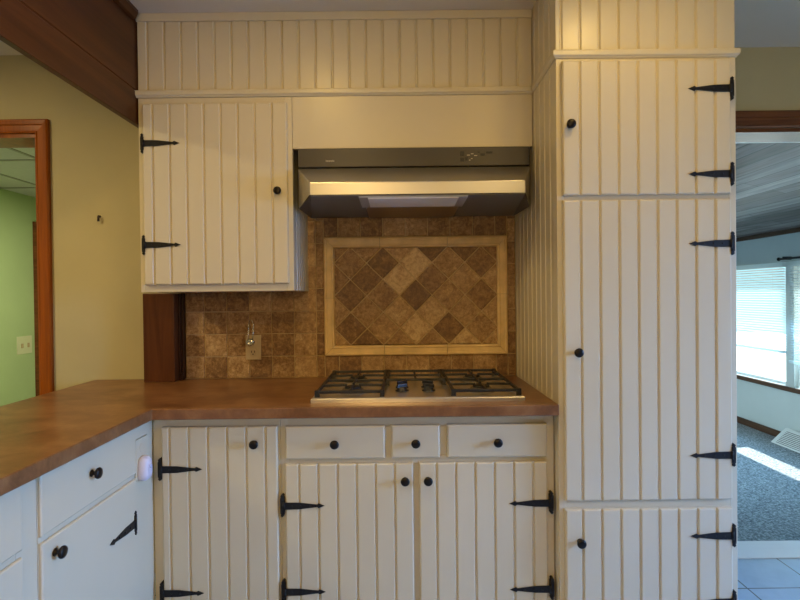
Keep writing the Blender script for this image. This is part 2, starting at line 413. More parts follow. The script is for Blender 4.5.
# floor vent deflector by the window wall
o = thing('vent_deflector', (RX - 0.12, 3.19, RF), 'white slotted vent deflector on the carpet against the far room baseboard', 'vent')
b = B(); b.loft([[(RX - 0.22, y, RF + 0.001), (RX - 0.02, y, RF + 0.001), (RX - 0.02, y, RF + 0.16), (RX - 0.05, y, RF + 0.16)] for y in (2.90, 3.48)]); b.build('body', 'whitevent', o)
b = B()
for k in range(9):
    t0 = 0.1 + k * 0.09
    p = lambda t, y: (RX - 0.22 + 0.17 * t - 0.003, y, RF + 0.16 * t + 0.002)
    b.loft([[p(t0, y), p(t0 + 0.022, y), tuple(Vector(p(t0 + 0.022, y)) + Vector((0.006, 0, -0.006))), tuple(Vector(p(t0, y)) + Vector((0.006, 0, -0.006)))] for y in (2.96, 3.42)])
b.build('louvre', 'slot', o)

# ------------------------------------------------------------------ beam, post, wall details
b = B()
b.box(-1.068, -1.049, -4.29, -0.001, 1.995, CZ - 0.001, 0.002)
b.box(-1.052, -1.0455, -4.29, -0.001, 1.995, 2.124, 0.002)
b.box(-1.052, -1.0455, -4.29, -0.001, 2.130, 2.402, 0.002)
o = thing('ceiling_beam', (-1.055, -2.1, 1.995), 'dark brown wooden beam below the ceiling, running from the soffit towards the viewer', 'beam')
b.build('boards', 'beamwood', o)
b = B(); b.loft([[(-1.049, y, CZ - 0.04), (-1.030, y, CZ - 0.034), (-1.020, y, CZ - 0.014), (-1.020, y, CZ - 0.001), (-1.049, y, CZ - 0.001)] for y in (-4.29, -0.36)])
b.build('moulding', 'beamwood', o)
o = thing('wooden_post', (-1.07, -0.045, 0.914), 'dark reddish brown wooden post on the countertop under the left wall cabinet', 'post')
b = B(); b.box(-1.157, -1.017, -0.092, -0.001, 0.9175, 1.317, 0.003); b.build('board', 'postwood', o)
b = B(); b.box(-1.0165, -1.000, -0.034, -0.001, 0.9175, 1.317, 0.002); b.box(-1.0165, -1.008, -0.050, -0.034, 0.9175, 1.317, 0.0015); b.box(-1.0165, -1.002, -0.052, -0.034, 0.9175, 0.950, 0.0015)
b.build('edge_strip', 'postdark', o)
b = B(); b.lathe([(0.0055, 0), (0.005, 0.004), (0.002, 0.005), (0.002, 0.012)], (-1.396, 0, 1.680), (0, -1, 0), 12)
b.tube([(-1.396, -0.010, 1.682), (-1.396, -0.013, 1.676), (-1.396, -0.013, 1.656)], 0.0050, 8)
tag(b.build('wall_hook', 'darkhook'), 'tiny dark hook on the bare tan wall left of the wall cabinet', 'hook')
o = thing('light_switch', (-3.6, 2.46, 0.80), 'pale light switch plate on the green wall beyond the left doorway', 'light switch')
b = B(); b.box(-3.6, -3.592, 2.385, 2.575, 0.775, 0.945, 0.003); b.build('plate', 'palegreenplate', o)
for y in (2.44, 2.52):
    b = B(); b.box(-3.592, -3.578, y - 0.009, y + 0.009, 0.835, 0.878, 0.003); b.build('toggle', 'beige', o)

# ------------------------------------------------------------------ backsplash
SPL = thing('tile_backsplash', (0, 0, 0.914), 'brown stone tile backsplash with a framed diamond panel behind the cooktop', 'backsplash')
YB = -0.0085
b = B(); b.box(-0.999, 0.541, -0.0085, -0.0005, 0.9172, 1.70); b.build('grout_bed', 'grout', SPL)
def add_tile(b, tones, poly, tone, inset=0.0022, chm=0.0022, yb=-0.006, yf=-0.0125):
    """convex polygon (x,z) counter-clockwise seen from the viewer"""
    def shrink(poly, d):
        n = len(poly); out = []
        for i in range(n):
            p0, p1, p2 = Vector(poly[i - 1]), Vector(poly[i]), Vector(poly[(i + 1) % n])
            d1 = (p1 - p0).normalized(); d2 = (p2 - p1).normalized()
            n1 = Vector((-d1.y, d1.x)); n2 = Vector((-d2.y, d2.x))
            k = n1 + n2; k = k / max(0.15, k.dot(n1)); out.append(p1 + k * d)
        return out
    a = shrink(poly, inset); c = shrink(poly, inset + chm)
    bm = b.bm; n = len(poly)
    A = [bm.verts.new((p[0], yb, p[1])) for p in a]; Cc = [bm.verts.new((p[0], yf + 0.0015, p[1])) for p in a]; D = [bm.verts.new((p[0], yf, p[1])) for p in c]
    for i in range(n):
        j = (i + 1) % n
        bm.faces.new((A[i], A[j], Cc[j], Cc[i])); bm.faces.new((Cc[i], Cc[j], D[j], D[i])); tones += [tone, tone]
    bm.faces.new(D); tones.append(tone)
def clip(poly, x0, x1, z0, z1):
    for ax, val, keep in ((0, x0, 1), (0, x1, -1), (1, z0, 1), (1, z1, -1)):
        out = []
        for i in range(len(poly)):
            p, q = poly[i - 1], poly[i]; a = (p[ax] - val) * keep; c = (q[ax] - val) * keep
            if a >= 0: out.append(p)
            if a * c < 0:
                t = a / (a - c); out.append((p[0] + t * (q[0] - p[0]), p[1] + t * (q[1] - p[1])))
        poly = out
        if len(poly) < 3: return None
    # drop duplicate corners and slivers
    res = [p for i, p in enumerate(poly) if (Vector(p) - Vector(poly[i - 1])).length > 1e-4]
    if len(res) < 3: return None
    area = 0.5 * sum(res[i - 1][0] * res[i][1] - res[i][0] * res[i - 1][1] for i in range(len(res)))
    return res if abs(area) > 2.5e-4 else None
PT = 0.1045
b = B(); tones = []
FX0, FX1, FZ0, FZ1 = -0.349, 0.501, 1.019, 1.566
for reg, zoff in (((-0.999, FX0 - 0.002, 0.918, 1.70), 0.915), ((FX1 + 0.002, 0.541, 0.918, 1.70), 0.915), ((FX0 - 0.002, FX1 + 0.002, 0.918, FZ0 - 0.001), 0.915), ((FX0 - 0.002, FX1 + 0.002, FZ1 + 0.004, 1.70), FZ1 + 0.004)):
    for i in range(-8, 12):
        for j in range(0, 9):
            x = -0.3885 + i * PT; z = zoff + j * PT
            poly = clip([(x, z), (x + PT, z), (x + PT, z + PT), (x, z + PT)], reg[0], reg[1], reg[2], reg[3])
            r = random.Random(i * 31 + j * 7 + int(zoff * 1000))
            if poly: add_tile(b, tones, poly, r.choice((0.18, 0.28, 0.34, 0.40, 0.46, 0.56)) + (-0.06 if zoff > 1 else 0.0))
b.build('field_tiles', 'tile', SPL, tones)
# diamond tiles
IX0, IX1, IZ0, IZ1 = -0.303, 0.455, 1.065, 1.520
b = B(); tones = []; DP = 0.1525
tab = {0: [.36, .36, .16, .70, .44, .26, .40], 1: [.3, .24, .68, .34, .46, .5], -2: [.3, .22, .36, .20, .42, .32, .4], -1: [.5, .40, .56, .58, .44, .5], -4: [.3, .22, .44, .62, .22, .40, .4], 2: [.3, .36, .50, .14, .20, .3], -3: [.5, .20, .42, .40, .60, .5], 3: [.3] * 6}
for row in range(-6, 4):
    for i in range(-4, 6):
        half = row % 2
        cx = -0.076 + DP * i + (DP / 2 if half else 0); cz = 1.448 + row * DP / 2
        poly = clip([(cx, cz - DP / 2), (cx + DP / 2, cz), (cx, cz + DP / 2), (cx - DP / 2, cz)], IX0, IX1, IZ0, IZ1)
        if not poly: continue
        key = {1: 2, 0: 0, -1: 1, -2: -2, -3: -1, -4: -4, -5: -3}.get(row, 3)
        lst = tab[key]; k = i + 2
        t = lst[k] if 0 <= k < len(lst) else 0.35
        add_tile(b, tones, poly, 0.36 + (t - 0.38) * 1.35, 0.0026, 0.002, -0.006, -0.0125)
b.build('diamond_tiles', 'tile', SPL, tones)
# border: mitred, ribbed
b = B(); w = 0.046
prof = [(0, 0.006), (0, 0.0215), (0.004, 0.025), (0.010, 0.025), (0.013, 0.021), (0.033, 0.021), (0.036, 0.025), (0.042, 0.025), (0.0455, 0.019), (0.0455, 0.006)]
def sq(u): return [(FX0 + u, FZ0 + u), (FX1 - u, FZ0 + u), (FX1 - u, FZ1 - u), (FX0 + u, FZ1 - u)]
gp = 0.0012
def brd(fn, splits):
    for a, c in splits: b.loft([[fn(u, d, a) for u, d in prof], [fn(u, d, c) for u, d in prof]])
def H(z, s):
    def f(u, d, t):
        x0, x1 = FX0 + u + gp, FX1 - u - gp
        return (x0 if t <= 0 else x1 if t >= 1 else FX0 + (FX1 - FX0) * t, -d, z + s * u)
    return f
def V(x, s):
    def f(u, d, t):
        z0, z1 = FZ0 + u + gp, FZ1 - u - gp
        return (x + s * u, -d, z0 if t <= 0 else z1 if t >= 1 else FZ0 + (FZ1 - FZ0) * t)
    return f
e = 0.002
brd(H(FZ1, -1), [(0, 0.305 - e), (0.305 + e, 0.675 - e), (0.675 + e, 1)])
brd(H(FZ0, 1), [(0, 0.325 - e), (0.325 + e, 0.67 - e), (0.67 + e, 1)])
brd(V(FX0, 1), [(0, 0.49 - e), (0.49 + e, 1)]); brd(V(FX1, -1), [(0, 0.51 - e), (0.51 + e, 1)])
b.build('border', 'border', SPL)

# outlet on the backsplash with a hanging disc
o = thing('wall_outlet', (-0.683, -0.0125, 1.006), 'beige wall outlet plate on the brown tiles under the left wall cabinet', 'outlet')
b = B(); b.box(-0.719, -0.647, -0.019, -0.0126, 1.004, 1.120, 0.002); b.build('plate', 'beige', o)
for z in (1.040, 1.084):
    b = B(); b.lathe([(0.0165, 0), (0.0165, 0.002), (0.0155, 0.0025)], (-0.683, -0.019, z), (0, -1, 0), 20); sk = b.build('socket', 'beige', o)
    for q in ((-0.6915, -0.6885, z - 0.003, z + 0.007), (-0.678, -0.675, z - 0.003, z + 0.007), (-0.6865, -0.6805, z - 0.012, z - 0.007)):
        b = B(); b.box(q[0], q[1], -0.0221, -0.0212, q[2], q[3]); b.build('slot', 'slot', sk)
o = thing('hanging_disc', (-0.694, -0.023, 1.070), 'small round silver disc on a thin wire loop over the wall outlet', 'hanging disc')
b = B(); b.lathe([(0.006, 0), (0.015, 0.001), (0.0175, 0.004), (0.0175, 0.010), (0.014, 0.013), (0.007, 0.0135), (0.005, 0.012), (0.001, 0.012)], (-0.694, -0.0225, 1.085), (0, -1, 0), 24); b.build('disc', 'silver', o)
b = B(); b.tube([(-0.704, -0.027, 1.098), (-0.7045, -0.022, 1.13), (-0.704, -0.016, 1.17), (-0.700, -0.0155, 1.186), (-0.693, -0.0155, 1.190), (-0.686, -0.0155, 1.186), (-0.682, -0.016, 1.17), (-0.682, -0.022, 1.13), (-0.683, -0.027, 1.098)], 0.0017, 8); b.build('wire_loop', 'silver', o)

# ------------------------------------------------------------------ countertop
b = B()
poly = [(-1.43, -0.001), (0.5415, -0.001), (0.5415, -0.648), (-0.850, -0.648), (-0.850, -2.6), (-1.43, -2.6)]
bm = bmesh.new(); bot = [bm.verts.new((x, y, 0.879)) for x, y in poly]; top = [bm.verts.new((x, y, 0.917)) for x, y in poly]
bm.faces.new(bot[::-1]); bm.faces.new(top)
for i in range(len(poly)):
    j = (i + 1) % len(poly); bm.faces.new((bot[i], bot[j], top[j], top[i]))
bmesh.ops.recalc_face_normals(bm, faces=list(bm.faces))
bmesh.ops.bevel(bm, geom=list(bm.edges), offset=0.003, segments=2, affect='EDGES', profile=0.5)
b._join(bm)
tag(b.build('countertop', 'counter'), 'mottled brown L-shaped countertop over the cream base cabinets', 'countertop')

# ------------------------------------------------------------------ wall cabinet
def rng(a, step, n): return [a + step * k for k in range(n)]
o = thing('wall_cabinet', (-0.73, 0, 1.32), 'cream wall cabinet with one grooved door on black strap hinges, left of the range hood', 'cabinet')
UL, UR, UB, UT = -1.040, -0.4235, 1.320, 2.098
b = B(); b.box(UL, UR - 0.012, -0.315, -0.0135, UB, UT, 0.002); b.build('carcass', 'cream', o)
b = B(); b.box(UL, -1.020, -0.333, -0.315, UB, UT, 0.0015); b.box(-0.452, UR, -0.333, -0.315, UB, UT, 0.0015); b.box(-1.020, -0.452, -0.333, -0.315, UB, UB + 0.042, 0.0015); b.box(-1.020, -0.452, -0.333, -0.315, UT - 0.030, UT, 0.0015); b.build('face_frame', 'cream', o)
b = B(); grooved(b, -0.3145, -0.0135, UB, UT, 0.012, rng(-0.268, 0.046, 6), RIGHT(UR - 0.012), 0.001, 0.010, 0.009); b.build('side_panel', 'cream', o)
d = B(); mp = FRONT(-0.3335); grooved(d, -1.0175, -0.4415, 1.349, 2.070, 0.018, [-0.9765 + 0.0678 * k for k in range(8)], mp); d = d.build('door', 'cream', o)
knob(d, (-0.478, -0.3515, 1.716), (0, -1, 0))
for z in (1.912, 1.508): hinge(d, -1.0175, z, 1, mp, 0.0182)

# ------------------------------------------------------------------ soffit with beadboard, trim and valance
o = thing('soffit', (-0.25, -0.17, 2.1), 'cream beadboard soffit under the ceiling above the wall cabinet and range hood', 'soffit')
b = B(); grooved(b, -1.040, 0.541, 2.100, CZ - 0.001, 0.012, [-1.002 + 0.0675 * k for k in range(23)], FRONT(-0.319), 0.001); b.build('beadboard', 'cream', o)
b = B(); b.box(-1.040, 0.541, -0.319, -0.001, 2.100, CZ - 0.001); b.build('core', 'cream', o)
b = B(); b.box(-1.042, 0.541, -0.340, -0.331, 2.402, CZ - 0.001, 0.0015); b.build('top_rail', 'cream', o)
b = B(); b.loft([[(x, y, z) for y, z in ((-0.331, 2.099), (-0.337, 2.099), (-0.340, 2.104), (-0.345, 2.107), (-0.346, 2.111), (-0.346, 2.122), (-0.344, 2.126), (-0.331, 2.128))] for x in (-1.052, 0.541)]); b.build('moulding', 'cream', o)
b = B(); b.box(UR + 0.001, 0.541, -0.333, -0.312, 1.889, 2.0985, 0.0015)
tag(b.build('valance_board', 'cream'), 'plain cream board above the range hood, between wall cabinet and pantry', 'panel')

# ------------------------------------------------------------------ range hood
o = thing('range_hood', (0.065, -0.02, 1.66), 'stainless steel range hood with smoked control panel above the cooktop', 'range hood')
HX0, HX1 = -0.400, 0.527
b = B(); b.box(HX0, HX1, -0.318, -0.026, 1.68, 1.8865, 0.003); b.build('housing', 'hoodskirt', o)
b = B(); b.box(HX0, HX1, -0.343, -0.3185, 1.812, 1.8865, 0.002); gp_ = b.build('control_panel', 'blackglass', o)
for dx, dz, w, h in ((0.249, 0.010, 0.016, 0.018), (0.249, -0.014, 0.016, 0.014), (0.268, -0.010, 0.012, 0.014), (0.330, 0.006, 0.018, 0.010), (0.352, 0.014, 0.026, 0.008), (0.318, 0.015, 0.010, 0.006)):
    b = B(); b.box(dx, dx + w, -0.3445, -0.342, 1.850 + dz - h / 2, 1.850 + dz + h / 2, 0.001); b.build('button', 'button', gp_)
for dx, dz, w, h in ((0.276, 0.004, 0.012, 0.003), (0.292, 0.009, 0.010, 0.003), (0.305, 0.002, 0.012, 0.003), (0.284, -0.016, 0.006, 0.003), (0.292, -0.010, 0.006, 0.003)):
    b = B(); b.box(dx, dx + w, -0.3438, -0.342, 1.850 + dz - h / 2, 1.850 + dz + h / 2); b.build('marking', 'badge', gp_)
b = B()
for k, hh in enumerate((0.008, 0.006, 0.006, 0.006, 0.007)): # small raised letters of the maker's badge, too small to read
    x = -0.288 + k * 0.0070
    b.torus((x + 0.003, -0.3445, 1.836), (0, 1, 0), 0.0022, 0.0008, 14, 6)
    b.box(x - 0.0006, x + 0.0009, -0.3452, -0.3428, 1.8325, 1.8325 + hh)
b.build('badge', 'badge', gp_)
# canopy: a visor with clipped ends
LX0, LX1, LY = -0.333, 0.478, -0.470
T = [(HX0, -0.346, 1.806), (HX1, -0.346, 1.806)]
b = B()
pts = dict(tl=(HX0, -0.347, 1.806), tr=(HX1, -0.347, 1.806), ll=(LX0, LY, 1.724), lr=(LX1, LY, 1.724), bl=(LX0, LY, 1.677), br=(LX1, LY, 1.677),
           al=(HX0, -0.330, 1.652), ar=(HX1, -0.330, 1.652), ul=(HX0, -0.320, 1.806), ur=(HX1, -0.320, 1.806), il=(HX0, -0.320, 1.652), ir=(HX1, -0.320, 1.652))
bm = bmesh.new(); Vv = {k: bm.verts.new(p) for k, p in pts.items()}
for q in (('tl', 'll', 'lr', 'tr'), ('ll', 'bl', 'br', 'lr'), ('tl', 'al', 'bl', 'll'), ('tr', 'lr', 'br', 'ar'), ('ul', 'tl', 'tr', 'ur'), ('ul', 'il', 'al', 'tl'), ('ur', 'tr', 'ar', 'ir')): bm.faces.new([Vv[k] for k in q])
bmesh.ops.recalc_face_normals(bm, faces=list(bm.faces))
ed = [e for e in bm.edges if {e.verts[0], e.verts[1]} in ({Vv['ll'], Vv['lr']}, {Vv['bl'], Vv['br']}, {Vv['ll'], Vv['bl']}, {Vv['lr'], Vv['br']}, {Vv['tl'], Vv['ll']}, {Vv['tr'], Vv['lr']}, {Vv['tl'], Vv['tr']})]
bmesh.ops.bevel(bm, geom=ed, offset=0.003, segments=2, affect='EDGES', profile=0.5)
b._join(bm); b.build('canopy', 'steel', o)
# underside
b = B()
def slab(b, top, th=0.004): b.loft([[(x, y, z) for x, y, z in top], [(x, y, z + th) for x, y, z in top]])
ubz = lambda y: 1.662 + (1.676 - 1.662) * (-y / 0.465) - 0.004
U = lambda x, y, dz=0.0: (x, y, ubz(y) + dz)
slab(b, [U(LX0 + 0.002, -0.464), U(LX1 - 0.002, -0.464), U(HX1, -0.027), U(HX0, -0.027)]); b.build('underside', 'darksteel', o)
for sx, lx, hx in ((1, LX0, HX0), (-1, LX1, HX1)):
    b = B(); slab(b, [(lx, -0.462, ubz(-0.462)), (hx, -0.330, 1.648), (hx, -0.027, 1.655)], 0.004); b.build('skirt', 'hoodskirt', o)
b = B(); slab(b, [U(-0.15, -0.460, -0.005), U(0.263, -0.460, -0.005), U(0.263, -0.272, -0.005), U(-0.15, -0.272, -0.005)], 0.005); lf = b.build('lamp_frame', 'framegrey', o)
b = B(); slab(b, [U(-0.115, -0.455, -0.009), U(0.228, -0.455, -0.009), U(0.228, -0.295, -0.009), U(-0.115, -0.295, -0.009)], 0.004); b.build('lens', 'lens', lf)
b = B(); slab(b, [U(-0.135, -0.266, -0.004), U(0.250, -0.266, -0.004), U(0.250, -0.030, -0.004), U(-0.135, -0.030, -0.004)], 0.004); b.build('filter', 'filter', o)

# ------------------------------------------------------------------ pantry
PL, PR, PY = 0.5435, 1.1590, -0.633
o = thing('pantry_cabinet', (0.85, -0.3, 0), 'tall cream pantry cabinet with three grooved doors, right of the cooktop', 'cabinet')
b = B(); b.box(PL + 0.012, PR, PY + 0.018, -0.001, 0.10, CZ - 0.001, 0.001); b.box(PL + 0.02, PR, PY + 0.08, -0.001, 0.0, 0.10); b.build('carcass', 'cream', o)
b = B(); grooved(b, PY + 0.0185, -0.0005, 0.10, CZ - 0.001, 0.012, rng(-0.560, 0.0655, 9), lambda u, z, d: (PL + 0.012 - d, u, z), 0.0006, 0.0075, 0.0055); b.build('side_panel', 'cream', o)
b = B(); b.box(PL, 0.569, PY, PY + 0.018, 0.10, 2.102, 0.0012); b.box(1.134, PR, PY, PY + 0.018, 0.10, 2.102, 0.0012)
for z0, z1 in ((0.10, 0.165), (0.54, 0.588), (1.608, 1.642), (2.085, 2.102)): b.box(0.569, 1.134, PY, PY + 0.018, z0, z1, 0.0012)
b.build('face_frame', 'cream', o)
PK = 0.9893   # door faces stand 18 mm proud of the frame plane
PG = [(0.6255 + 0.0662 * k) * PK for k in range(8)]
b = B(); grooved(b, PL, PR - 0.002, 2.1025, CZ - 0.001, 0.018, [0.5625] + [0.6265 + 0.0662 * k for k in range(8)], FRONT(PY + 0.018), 0.001); b.build('upper_panel', 'cream', o)
mp = [(0, 2.1), (0.004, 2.1), (0.006, 2.104), (0.010, 2.107), (0.011, 2.111), (0.011, 2.122), (0.009, 2.127), (0, 2.128)]
b = B(); b.loft([[(PL - d, -0.354, z) for d, z in mp], [(PL - d, PY - d, z) for d, z in mp], [(PR + d, PY - d, z) for d, z in mp], [(PR + d, -0.02, z) for d, z in mp]]); b.build('moulding', 'cream', o)
mpf = FRONT(PY - 0.0005)
def pantry_door(z0, z1, kx, kz, hz):
    d = B(); grooved(d, 0.5605, 1.1320, 1.297 + (z0 - 1.297) * PK, 1.297 + (z1 - 1.297) * PK, 0.018, PG, mpf); d = d.build('door', 'cream', o)
    knob(d, (kx, PY - 0.0185, kz), (0, -1, 0))
    for z in hz: hinge(d, 1.1345, z, -1, mpf, 0.0182)
pantry_door(1.634, 2.095, 0.583, 1.866, (1.986, 1.697))
pantry_door(0.579, 1.617, 0.603, 1.096, (1.461, 0.739))
pantry_door(0.160, 0.549, 0.607, 0.449, (0.463, 0.235))

# ------------------------------------------------------------------ base cabinets along the back wall
FY = -0.582
mpb = FRONT(FY - 0.0005)
def frame(b, x0, x1, rails, stiles, z0=0.10, z1=0.8785, y=FY):
    for s0, s1 in stiles: b.box(s0, s1, y, y + 0.018, z0, z1, 0.0012)
    for r0, r1, q0, q1 in rails: b.box(q0, q1, y, y + 0.018, r0, r1, 0.0012)
def drawer_front(b, u0, u1, z0, z1, mp, t=0.018):
    c = min(0.006, t * 0.5)
    b.loft([[mp(u, z, d) for u, z in ((u0 + k, z0 + k), (u1 - k, z0 + k), (u1 - k, z1 - k), (u0 + k, z1 - k))] for d, k in ((0, 0), (t - c, 0), (t - c * 0.4, c * 0.3), (t, c))])
def rail_u(b, a0, a1, z0, z1): b.box(a0, a1, FY, FY + 0.018, z0, z1, 0.0012)

o = thing('base_cabinet', (-0.65, -0.3, 0), 'cream base cabinet with a single grooved door in the inner corner under the countertop', 'cabinet')
b = B(); b.box(-0.862, -0.4275, FY + 0.018, -0.02, 0.10, 0.8785); b.box(-0.862, -0.4275, FY + 0.09, -0.02, 0, 0.10); b.build('carcass', 'cream', o)
b = B(); frame(b, 0, 0, [(0.10, 0.165, -0.829, -0.448), (0.832, 0.8785, -0.829, -0.448)], [(-0.879, -0.829), (-0.448, -0.4275)]); b.build('face_frame', 'cream', o)
d = B(); grooved(d, -0.842, -0.435, 0.155, 0.8415, 0.018, [-0.8135 + 0.0673 * k for k in range(6)], mpb); d = d.build('door', 'cream', o)
knob(d, (-0.513, FY - 0.0185, 0.783), (0, -1, 0))
for z in (0.694, 0.257): hinge(d, -0.8480, z, 1, mpb, 0.0182)

o = thing('cooktop_cabinet', (0.06, -0.3, 0), 'cream base cabinet with three drawers and two grooved doors under the cooktop', 'cabinet')
b = B(); b.box(-0.4265, 0.5415, FY + 0.018, -0.02, 0.10, 0.8785); b.box(-0.4265, 0.5415, FY + 0.09, -0.02, 0, 0.10); b.build('carcass', 'cream', o)
b = B(); frame(b, 0, 0, [(0.832, 0.8785, -0.400, 0.505), (0.698, 0.730, -0.400, 0.505), (0.10, 0.165, -0.400, 0.505)], [(-0.4265, -0.400), (0.505, 0.5415)])
b.box(0.036, 0.068, FY, FY + 0.018, 0.165, 0.698, 0.0012); b.box(-0.062, -0.030, FY, FY + 0.018, 0.730, 0.832, 0.0012); b.box(0.131, 0.168, FY, FY + 0.018, 0.730, 0.832, 0.0012); b.build('face_frame', 'cream', o)
for x0, x1 in ((-0.4075, -0.0565), (-0.0345, 0.1365), (0.1620, 0.5130)):
    d = B(); drawer_front(d, x0, x1, 0.7235, 0.840, mpb); d = d.build('drawer', 'cream', o)
    knob(d, ((x0 + x1) / 2, FY - 0.0185, 0.7795), (0, -1, 0))
for x0, x1, gs, kx, hx, sg in ((-0.409, 0.041, [-0.3595 + 0.0672 * k for k in range(6)], 0.0125, -0.4205, 1), (0.062, 0.5125, [0.1235 + 0.0680 * k for k in range(6)], 0.093, 0.5270, -1)):
    d = B(); grooved(d, x0, x1, 0.155, 0.7065, 0.018, gs, mpb); d = d.build('door', 'cream', o)
    knob(d, (kx, FY - 0.0185, 0.648), (0, -1, 0))
    for z in (0.561, 0.257): hinge(d, hx, z, sg, mpb, 0.0182)

# ------------------------------------------------------------------ peninsula cabinets (faces look towards +x)
FXP = -0.880
mpr = RIGHT(FXP + 0.0005)
def peninsula_unit(y0, y1, dy0, dy1, label, yback):
    o = thing('drawer_cabinet', (-1.15, (y0 + y1) / 2, 0), label, 'cabinet', 'peninsula cabinets')
    b = B(); b.box(-1.40, FXP - 0.018, y0, yback, 0.10, 0.8785); b.box(-1.40, FXP - 0.09, y0, yback, 0, 0.10); b.build('carcass', 'cream', o)
    b = B(); m = 0.012
    b.box(FXP - 0.018, FXP, y0, dy0 + m, 0.10, 0.8785, 0.0012); b.box(FXP - 0.018, FXP, dy1 - m, y1, 0.10, 0.8785, 0.0012)
    for z0, z1 in ((0.10, 0.165), (0.698, 0.730), (0.832, 0.8785)): b.box(FXP - 0.018, FXP, dy0 + m, dy1 - m, z0, z1, 0.0012)
    b.build('face_frame', 'cream', o)
    d = B(); drawer_front(d, dy0, dy1, 0.7205, 0.8745, mpr, 0.008); d = d.build('drawer', 'cream', o); knob(d, (FXP + 0.0085, (dy0 + dy1) / 2 - 0.020, 0.806), (1, 0, 0))
    d = B(); drawer_front(d, dy0, dy1, 0.155, 0.704, mpr, 0.008); d = d.build('door', 'cream', o); knob(d, (FXP + 0.0085, dy0 + 0.046, 0.662), (1, 0, 0))
    for z in (0.570, 0.268): hinge(d, dy1 - 0.012, z - 0.008, -1, mpr, 0.0082)
    return o
peninsula_unit(-1.157, -0.584, -1.155, -0.712, 'bluish white peninsula cabinet nearest the inner corner, a full drawer above its door', -0.584)
peninsula_unit(-1.760, -1.159, -1.752, -1.215, 'peninsula cabinet cut off by the left photo edge, left of the full drawer', -1.159)

# outlet plate and plug-in on the peninsula's end stile
o = thing('cabinet_outlet', (FXP, -0.672, 0.69), 'white outlet plate on the peninsula cabinet end near the inner corner', 'outlet')
b = B(); b.box(FXP + 0.0004, FXP + 0.007, -0.7105, -0.634, 0.690, 0.828, 0.002); b.build('plate', 'cream', o)
b = B(); b.lathe([(0.016, 0), (0.016, 0.002), (0.015, 0.0025)], (FXP + 0.006, -0.672, 0.795), (1, 0, 0), 20); b.build('socket', 'cream', o)
o = thing('plug_in_device', (FXP + 0.01, -0.668, 0.69), 'white rounded plug-in device with lilac window, plugged into the peninsula outlet', 'plug-in')
b = B(); rings = []
for x, s, dz in ((0.0065, 0.80, 0), (0.012, 0.95, 0), (0.022, 1.0, 0), (0.034, 0.95, -0.001), (0.042, 0.80, -0.002), (0.046, 0.55, -0.003)):
    ring = []
    for k in range(28):
        a = 2 * PI * k / 28; c, sn = math.cos(a), math.sin(a)
        yy = 0.027 * s * math.copysign(abs(c) ** 0.55, c); zz = 0.040 * s * math.copysign(abs(sn) ** 0.6, sn)
        zz = zz if zz < 0 else zz * 1.05; yy *= (1 - 0.25 * max(0, zz / 0.045))
        ring.append((FXP + x * 0.82, -0.680 + yy, 0.727 + dz + zz))
    rings.append(ring)
b.loft(rings, True, True); b.build('shell', 'whiteplastic', o)
b = B(); b.lathe([(0.0075, 0), (0.0085, 0.002), (0.006, 0.004), (0.001, 0.0045)], (FXP + 0.0372, -0.677, 0.735), (1, 0, 0), 18); b.build('window', 'lilac', o)

# ------------------------------------------------------------------ cooktop
o = thing('gas_cooktop', (0.06, -0.32, 0.914), 'stainless gas cooktop with black cast iron grates on the brown countertop', 'cooktop')
CX0, CX1, CY0, CY1, CT = -0.319, 0.441, -0.582, -0.060, 0.9345
b = B()
b.loft([[(CX0 + k, CY0 + k, z), (CX1 - k, CY0 + k, z), (CX1 - k, CY1 - k, z), (CX0 + k, CY1 - k, z)] for k, z in ((0, 0.9173), (0, 0.9290), (0.0025, 0.9325), (0.006, CT), (0.014, CT), (0.020, 0.9295))])
b.build('pan', 'steel_pan', o)
centres = [(-0.182, -0.205), (-0.182, -0.440), (0.308, -0.205), (0.308, -0.440)]
for cx, cy in centres:
    b = B(); b.lathe([(0.058, 0), (0.056, 0.002), (0.044, 0.004), (0.040, 0.012), (0.036, 0.0145), (0.001, 0.0145)], (cx, cy, 0.9295), (0, 0, 1), 28); bu = b.build('burner', 'burner', o)
    b = B(); b.lathe([(0.029, 0), (0.032, 0.002), (0.031, 0.006), (0.025, 0.0085), (0.001, 0.009)], (cx, cy, 0.944), (0, 0, 1), 26); b.build('burner_cap', 'castiron', bu)
def bar(b, p, q, w=0.008, h=0.009):
    p, q = Vector(p), Vector(q); d = (q - p).normalized(); s = Vector((-d.y, d.x, 0)).normalized() * (w / 2); k = Vector((0, 0, h))
    t = 0.75
    b.loft([[v - s, v + s, v + s + k * 0.75, v + s * t + k, v - s * t + k, v - s + k * 0.75] for v in (p, q)])
GZ = 0.9475
